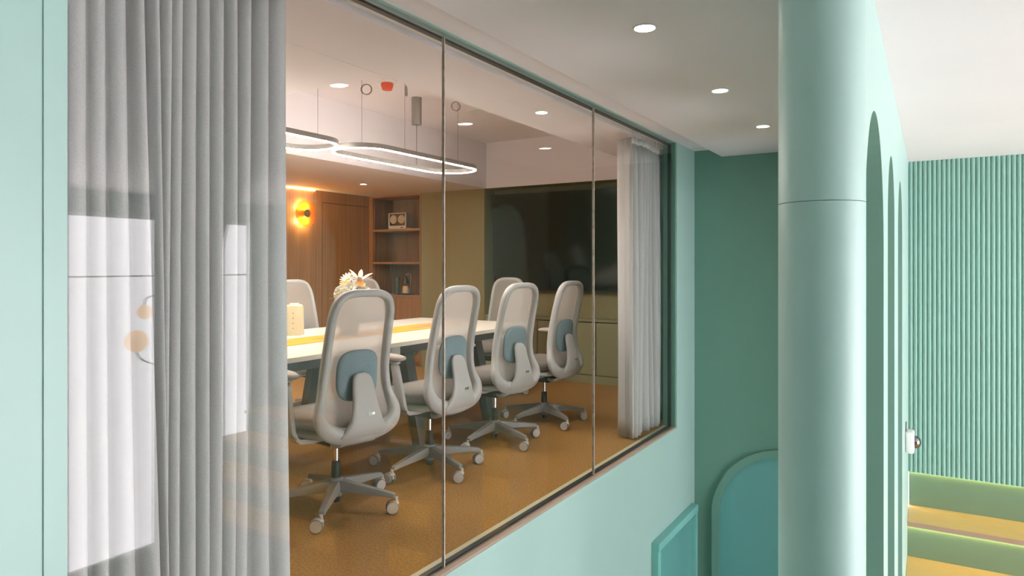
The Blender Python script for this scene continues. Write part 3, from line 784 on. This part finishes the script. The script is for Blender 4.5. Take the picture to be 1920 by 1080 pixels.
    # armrests
    for s in (-1, 1):
        q = []
        for (x, y, z, hx_, hy_) in ((0.030, 0.255, 0.402, 0.034, 0.014), (0.036, 0.272, 0.432, 0.034, 0.017), (0.022, 0.272, 0.50, 0.032, 0.017), (-0.006, 0.264, 0.58, 0.030, 0.017), (-0.030, 0.257, 0.648, 0.028, 0.017), (-0.035, 0.255, 0.656, 0.020, 0.013), (-0.036, 0.254, 0.662, 0.034, 0.022), (-0.036, 0.254, 0.672, 0.036, 0.024)):
            q.append([(x + hx_ * math.copysign(abs(math.cos(a)) ** 0.7, math.cos(a)), s * y + hy_ * math.copysign(abs(math.sin(a)) ** 0.7, math.sin(a)), z) for a in [2 * PI * k / 12 for k in range(12)]])
        ar = MB().sections(q)
        q = []
        for (x, y, z, hx_, hz_) in ((0.0, 0.06, 0.372, 0.045, 0.012), (0.01, 0.16, 0.372, 0.042, 0.011), (0.025, 0.235, 0.382, 0.038, 0.011), (0.030, 0.258, 0.400, 0.034, 0.012)):
            q.append([(x - hx_, s * y, z - hz_), (x + hx_, s * y, z - hz_), (x + hx_, s * y, z + hz_), (x - hx_, s * y, z + hz_)])
        ar.sections(q)
        a_ = ar.build('armrest', 'chair_grey', c, smooth='auto')
        MB().sell((-0.085, s * 0.250, 0.692), (0.125, 0.046, 0.022), (2.8, 2.6, 2.2), 28, 8).build('arm_pad', 'arm_pad', a_, smooth=True)
    # five-star base, built pointing along +x then turned
    lm = None; wm = None
    base = []
    for k in range(5):
        an = 2 * PI * k / 5
        if k == 0:
            q = []
            for (r, z, w_, h_) in ((0.020, 0.112, 0.030, 0.030), (0.06, 0.112, 0.027, 0.026), (0.18, 0.101, 0.021, 0.018), (0.285, 0.090, 0.016, 0.012), (0.318, 0.085, 0.015, 0.011), (0.325, 0.083, 0.012, 0.008)):
                q.append([(r, -w_, z - h_), (r, w_, z - h_), (r, w_, z + h_ * 0.35), (r, w_ * 0.72, z + h_), (r, -w_ * 0.72, z + h_), (r, -w_, z + h_ * 0.35)])
            lg = MB().sections(q).build('base_leg', 'base_grey', c, smooth='auto')
            f_ = MB().cyl((0, 0, 0.040), (0, 0, 0.079), 0.009, n=12)
            f_.box(-0.010, 0.030, -0.0055, 0.0055, 0.026, 0.058); f_.sell((0.012, 0, 0.050), (0.026, 0.021, 0.014), (2.4, 2.4, 2), 16, 6)
            ct = f_.build('caster', 'caster_grey', c, smooth='auto')
            wl = MB()
            w1 = MB().lathe([(0.001, 0.0062), (0.028, 0.0062), (0.0315, 0.010), (0.0315, 0.019), (0.028, 0.023), (0.001, 0.0235)], (0.020, 0, 0.0315), n=22, axis='y').build('wheel', 'caster_dark', ct, smooth='auto')
            w2 = MB().lathe([(0.001, -0.0235), (0.028, -0.023), (0.0315, -0.019), (0.0315, -0.010), (0.028, -0.0062), (0.001, -0.0062)], (0.020, 0, 0.0315), n=22, axis='y').build('wheel', 'caster_dark', ct, smooth='auto')
            h1 = MB().lathe([(0.0275, 0.0234), (0.027, 0.0255), (0.001, 0.026)], (0.020, 0, 0.0315), n=20, axis='y').build('hubcap', 'caster_grey', ct, smooth='auto')
            h2 = MB().lathe([(0.001, -0.026), (0.027, -0.0255), (0.0275, -0.0234)], (0.020, 0, 0.0315), n=20, axis='y').build('hubcap', 'caster_grey', ct, smooth='auto')
            cts = ct
        else:
            lg = base[0][0].copy(); COL.objects.link(lg); lg.parent = c
            ct = copy_tree(cts, c)
        base.append((lg, ct, an))
    return c
def set_base(c, ang, seed, back_rot):
    """turn the five-star base to angle ang (world), casters loose"""
    rr = random.Random(seed)
    legs = [o for o in c.children if o.name.startswith('base_leg')]; cts = [o for o in c.children if o.name.startswith('caster')]
    for k in range(5):
        a = math.radians(ang + 72 * k) - back_rot
        legs[k].rotation_euler = (0, 0, a)
        cts[k].location = (0.332 * math.cos(a), 0.332 * math.sin(a), 0)
        cts[k].rotation_euler = (0, 0, math.radians(-140) - back_rot + rr.uniform(-0.7, 0.7))
proto = make_chair()
spots = [
    ((-2.575, 2.515), -11, -55.8, 'light grey office chair with blue lumbar pad, standing beside the wide curtain', None),
    ((-2.577, 3.277), -4, -18.4, 'light grey office chair with blue lumbar pad, second from the wide curtain', None),
    ((-2.595, 4.030), -8, -17.0, 'light grey office chair with blue lumbar pad, third from the wide curtain', None),
    ((-2.593, 4.747), -3, -30.0, 'grey office chair with blue lumbar pad, on the window side closest to the olive cabinet', None),
    ((-4.29, 3.95), 180, 20, 'grey office chair across the table behind the cream carton, seen from the front', None),
    ((-4.29, 4.79), 180, 50, 'grey office chair across the table half hidden behind the flowers', None),
    ((-3.60, 5.60), 88, 10, 'grey office chair at the head of the table in front of the television', None),
]
for i, (p, yaw, ba, lab, gr) in enumerate(spots):
    ch = proto if i == 0 else copy_tree(proto)
    ch.location = (p[0], p[1], 0); ch.rotation_euler = (0, 0, math.radians(yaw))
    set_base(ch, ba, 11 + i, math.radians(yaw))
    tag(ch, lab, 'chair', 'office chairs around the conference table')

# ------------------------------------------------------------------ loop pendants
def stadium(cy0, cy1, hw, n=20):
    pts = []
    for k in range(n + 1):
        a = -PI / 2 + PI * k / n; pts.append((hw * math.sin(a) * -1, cy1 - hw + hw * math.cos(a)))
    for k in range(n + 1):
        a = PI / 2 + PI * k / n; pts.append((hw * math.sin(a) * -1, cy0 + hw + hw * math.cos(a)))
    return pts
def pendant(xc, y0, y1, zb, label, wires, canopy=None, coils=(), hw=0.215):
    p = tag(empty('loop_pendant', (xc, (y0 + y1) / 2, zb)), label, 'pendant lamp', 'loop pendants in the ceiling coffer')
    L_ = (y1 - y0) / 2; pts = stadium(-L_, L_, hw)
    m = len(pts); secs = []
    for i in range(m):
        a = Vector(pts[i]); t_ = (Vector(pts[(i + 1) % m]) - Vector(pts[i - 1])).normalized(); nn = Vector((t_.y, -t_.x))
        def P(d, z): q = a + nn * d; return (q.x, q.y, z)
        secs.append([P(-0.011, 0.0030), P(0.011, 0.0030), P(0.011, 0.036), P(-0.011, 0.036)])
    MB().sections(secs, closed=True).build('loop_frame', 'champagne', p, smooth='auto')
    secs = []
    for i in range(m):
        a = Vector(pts[i]); t_ = (Vector(pts[(i + 1) % m]) - Vector(pts[i - 1])).normalized(); nn = Vector((t_.y, -t_.x))
        def P(d, z): q = a + nn * d; return (q.x, q.y, z)
        secs.append([P(-0.0085, -0.002), P(0.0085, -0.002), P(0.0095, 0.0029), P(-0.0095, 0.0029)])
    MB().sections(secs, closed=True).build('light_strip', 'led', p, smooth='auto')
    yc = (y0 + y1) / 2
    for (x, y) in wires:
        w_ = MB().cyl((x - xc, y - yc, 0.04), (x - xc, y - yc, ZT - zb), 0.0012, n=6).build('wire', 'dark_metal', p)
        MB().cyl((x - xc, y - yc, ZT - zb - 0.05), (x - xc, y - yc, ZT - zb), 0.006, n=10).build('wire_anchor', 'champagne', p, smooth='auto')
    if canopy:
        x, y = canopy
        MB().lathe([(0.001, ZT - zb - 0.225), (0.040, ZT - zb - 0.225), (0.042, ZT - zb - 0.222), (0.042, ZT - zb)], (x - xc, y - yc, 0), n=28).build('driver_canopy', 'champagne', p, smooth='auto')
        MB().cyl((x - xc, y - yc, 0.04), (x - xc, y - yc, ZT - zb - 0.225), 0.0022, n=6).build('cord', 'dark_metal', p)
    for (x, y, r, ax, dn) in coils:
        for dz in (0.0, 0.006):
            pts2 = [(x - xc + (r * math.cos(a) * math.cos(ax)), y - yc + r * math.cos(a) * math.sin(ax) + dz, ZT - zb - dn - r + r * math.sin(a)) for a in [2 * PI * k / 24 for k in range(24)]]
            MB().tube(pts2, 0.0035, 6, closed=True).build('cable_coil', 'champagne', p, smooth=True)
    return p
pendant(-3.53, 1.95, 3.37, 2.02, 'glowing stadium loop pendant whose end shows past the wide curtain', [(-3.42, 3.18), (-3.64, 2.2)])
pendant(-3.425, 3.40, 4.84, 2.02, 'glowing stadium loop pendant hanging from the grey driver canopy', [(-3.433, 3.60), (-3.246, 3.844), (-3.29, 4.56)], canopy=(-3.64, 4.46), coils=[(-3.41, 3.62, 0.036, 0.6, 0.11), (-3.25, 3.86, 0.036, 2.1, 0.09), (-3.30, 4.54, 0.036, 0.9, 0.06)])
sm = tag(empty('smoke_detector', (-3.49, 3.93, ZT)), 'smoke detector with bright orange cover on the coffer ceiling', 'smoke detector')
MB().lathe([(0.075, 0.0), (0.075, -0.012), (0.055, -0.022), (0.001, -0.023)], n=28).build('base', 'white_plastic', sm, smooth='auto')
MB().lathe([(0.045, -0.0231), (0.047, -0.040), (0.036, -0.072), (0.001, -0.074)], n=24).build('cover', 'orange_plastic', sm, smooth='auto')
cs = tag(empty('ceiling_speaker', (-3.49, 5.17, ZT)), 'round grey ceiling speaker grille flush in the coffer', 'speaker')
MB().lathe([(0.112, 0.0), (0.112, -0.004), (0.106, -0.006), (0.103, -0.003)], n=36).build('rim', 'white_plastic', cs, smooth='auto')
MB().lathe([(0.103, -0.002), (0.001, -0.0025)], n=36).build('grille', 'grille_grey', cs)

# ------------------------------------------------------------------ curtains
tr_ = tag(MB().box(-1.825, -1.785, GY0 - 0.1, 5.35, 2.185, 2.2345).build('curtain_track', 'white_plastic', bevel=0.003), 'white curtain track above the glass', 'curtain track')
def curtain(name, label, lobes, x0, amp, ztop, zbot, drift, lead=None, header=True, seed=1):
    """lobes: list of (y_left, y_right) at top; drift(y, t) shifts y down the drop"""
    rr = random.Random(seed)
    t = tag(empty(name, (x0, lobes[0][0], zbot)), label, 'curtain')
    zs_ = [ztop - (ztop - zbot) * k / 16 for k in range(17)]
    amps = [amp * rr.uniform(0.75, 1.2) for _ in lobes]; dps = [rr.uniform(-0.012, 0.012) for _ in lobes]
    def row(z):
        tt = (ztop - z) / (ztop - zbot); pts = []
        if lead:
            for (x, y) in lead: pts.append((x + 0.004 * math.sin(tt * 5 + y * 20), y, z))
        for i, (a, c) in enumerate(lobes):
            n_ = 9
            for k in range(n_ + (1 if i == len(lobes) - 1 else 0)):
                u = k / n_; y = a + (c - a) * u
                sft = math.sin(PI * u) ** 0.5
                y2 = y + drift(y, tt)
                pts.append((x0 - amps[i] + (amps[i] * (1.6 + 0.25 * math.sin(3 * tt + i))) * sft + dps[i] * tt, y2, z))
        return pts
    rows = [row(z) for z in zs_]
    loc = Vector((x0, lobes[0][0], zbot))
    def rel(rws): return [[tuple(Vector(p) - loc) for p in r] for r in rws]
    MB().grid(rel(rows)).build('drape', 'curtain_fabric', t, smooth=True, solid=0.003)
    if header:
        hr = [[(p[0] + 0.003, p[1], p[2]) for p in row(z)] for z in (ztop, ztop - 0.046)]
        MB().grid(rel(hr)).build('header_tape', 'curtain_header', t, smooth=True, solid=0.002)
    hk = MB()
    for (a, c) in lobes: hk.cyl(tuple(Vector((x0, (a + c) / 2, ztop - 0.01)) - loc), tuple(Vector((x0, (a + c) / 2, 2.186)) - loc), 0.004, n=6)
    hk.build('hooks', 'white_plastic', t)
    hem = [[(p[0] + 0.0032, p[1], p[2]) for p in row(z)] for z in (zbot + 0.098, zbot + 0.092)]
    MB().grid(rel(hem)).build('hem_stitch', 'curtain_fabric', t, smooth=True, solid=0.0015)
    return t
# wide drape: fold positions follow the photographed folds
u_px = [100, 127, 175, 211, 250, 279, 304, 330, 354, 383, 407, 432, 455, 480, 513, 549]
def px_y(px, x=-1.775):
    s, c = math.sin(THETA), math.cos(THETA); u = (px - 960) / F_PX
    return x / (-s + u * c) * (c + u * s)
yv = [0.62, 0.68, 0.74] + [px_y(p) for p in u_px[1:]]
lob = list(zip(yv, yv[1:]))
def drift1(y, t):
    g = math.exp(-((y - 1.06) / 0.05) ** 2)
    return 0.055 * g * t ** 1.5 + 0.012 * t * math.sin(y * 9)
curtain('curtain', 'wide grey woven curtain hanging in deep folds behind the first pane', lob, -1.800, 0.036, 2.160, 0.012, drift1, seed=4)
y0c = 4.56
yv2 = [y0c]; rr2 = random.Random(9)
while yv2[-1] < 5.24: yv2.append(yv2[-1] + rr2.uniform(0.074, 0.096))
lob2 = list(zip(yv2, yv2[1:]))
curtain('curtain', 'narrow gathered grey curtain at the far end of the window with white header tape', lob2, -1.800, 0.046, 2.125, 0.012,
        lambda y, t: 0.012 * t * math.sin(y * 17), lead=[(-1.915, y0c + 0.045), (-1.89, y0c + 0.03), (-1.85, y0c + 0.012), (-1.815, y0c + 0.004), (-1.79, y0c - 0.012), (-1.778, y0c - 0.006)], seed=5)

# ------------------------------------------------------------------ wall lamp on the arched wall, globe lamp in the hall
wl_ = tag(empty('wall_lamp', (XA0, 5.85, -0.07)), 'small white wall lamp with dark mirrored bulb on the arched wall', 'wall lamp')
MB().box(0.0, 0.010, -0.02, 0.02, 0.05, 0.14).build('wall_plate', 'caster_dark', wl_)
MB().box(0.0, 0.058, -0.07, 0.07, -0.078, 0.078).build('housing', 'white_plastic', wl_, bevel=0.016, seg=3)
MB().sell((0.062, 0, 0.0), (0.040, 0.046, 0.046), (2, 2, 2), 20, 12).build('bulb', 'mirror_bulb', wl_, smooth=True)

gl_ = tag(empty('globe_lamp', (1.30, 3.03, ZC)), 'glowing globe lamp on curved arms in the hall, mirrored in the glass', 'lamp')
def gp(x, y, z): return (x - 1.30, y - 3.03, z - ZC)
MB().cyl(gp(1.30, 3.03, 0.45), gp(1.30, 3.03, ZC), 0.006, n=8).build('rod', 'dark_metal', gl_, smooth='auto')
for (x, y, z, r, ctl) in ((1.554, 2.839, 0.676, 0.080, [(1.30, 3.03, 0.46), (1.40, 2.95, 0.49), (1.52, 2.865, 0.54), (1.554, 2.84, 0.60)]),
                          (1.504, 2.87, 0.888, 0.052, [(1.30, 3.03, 1.02), (1.40, 2.95, 1.02), (1.49, 2.88, 0.99), (1.504, 2.87, 0.94)]),
                          (1.33, 2.99, 0.87, 0.06, [(1.30, 3.03, 0.80), (1.32, 3.0, 0.80), (1.33, 2.99, 0.81)])):
    MB().sell(gp(x, y, z), (r, r, r), (2, 2, 2), 24, 14).build('globe', 'globe_glow', gl_, smooth=True)
    MB().tube(cr([gp(*q) for q in ctl], 6), 0.006, 8).build('arm', 'dark_metal', gl_, smooth=True)
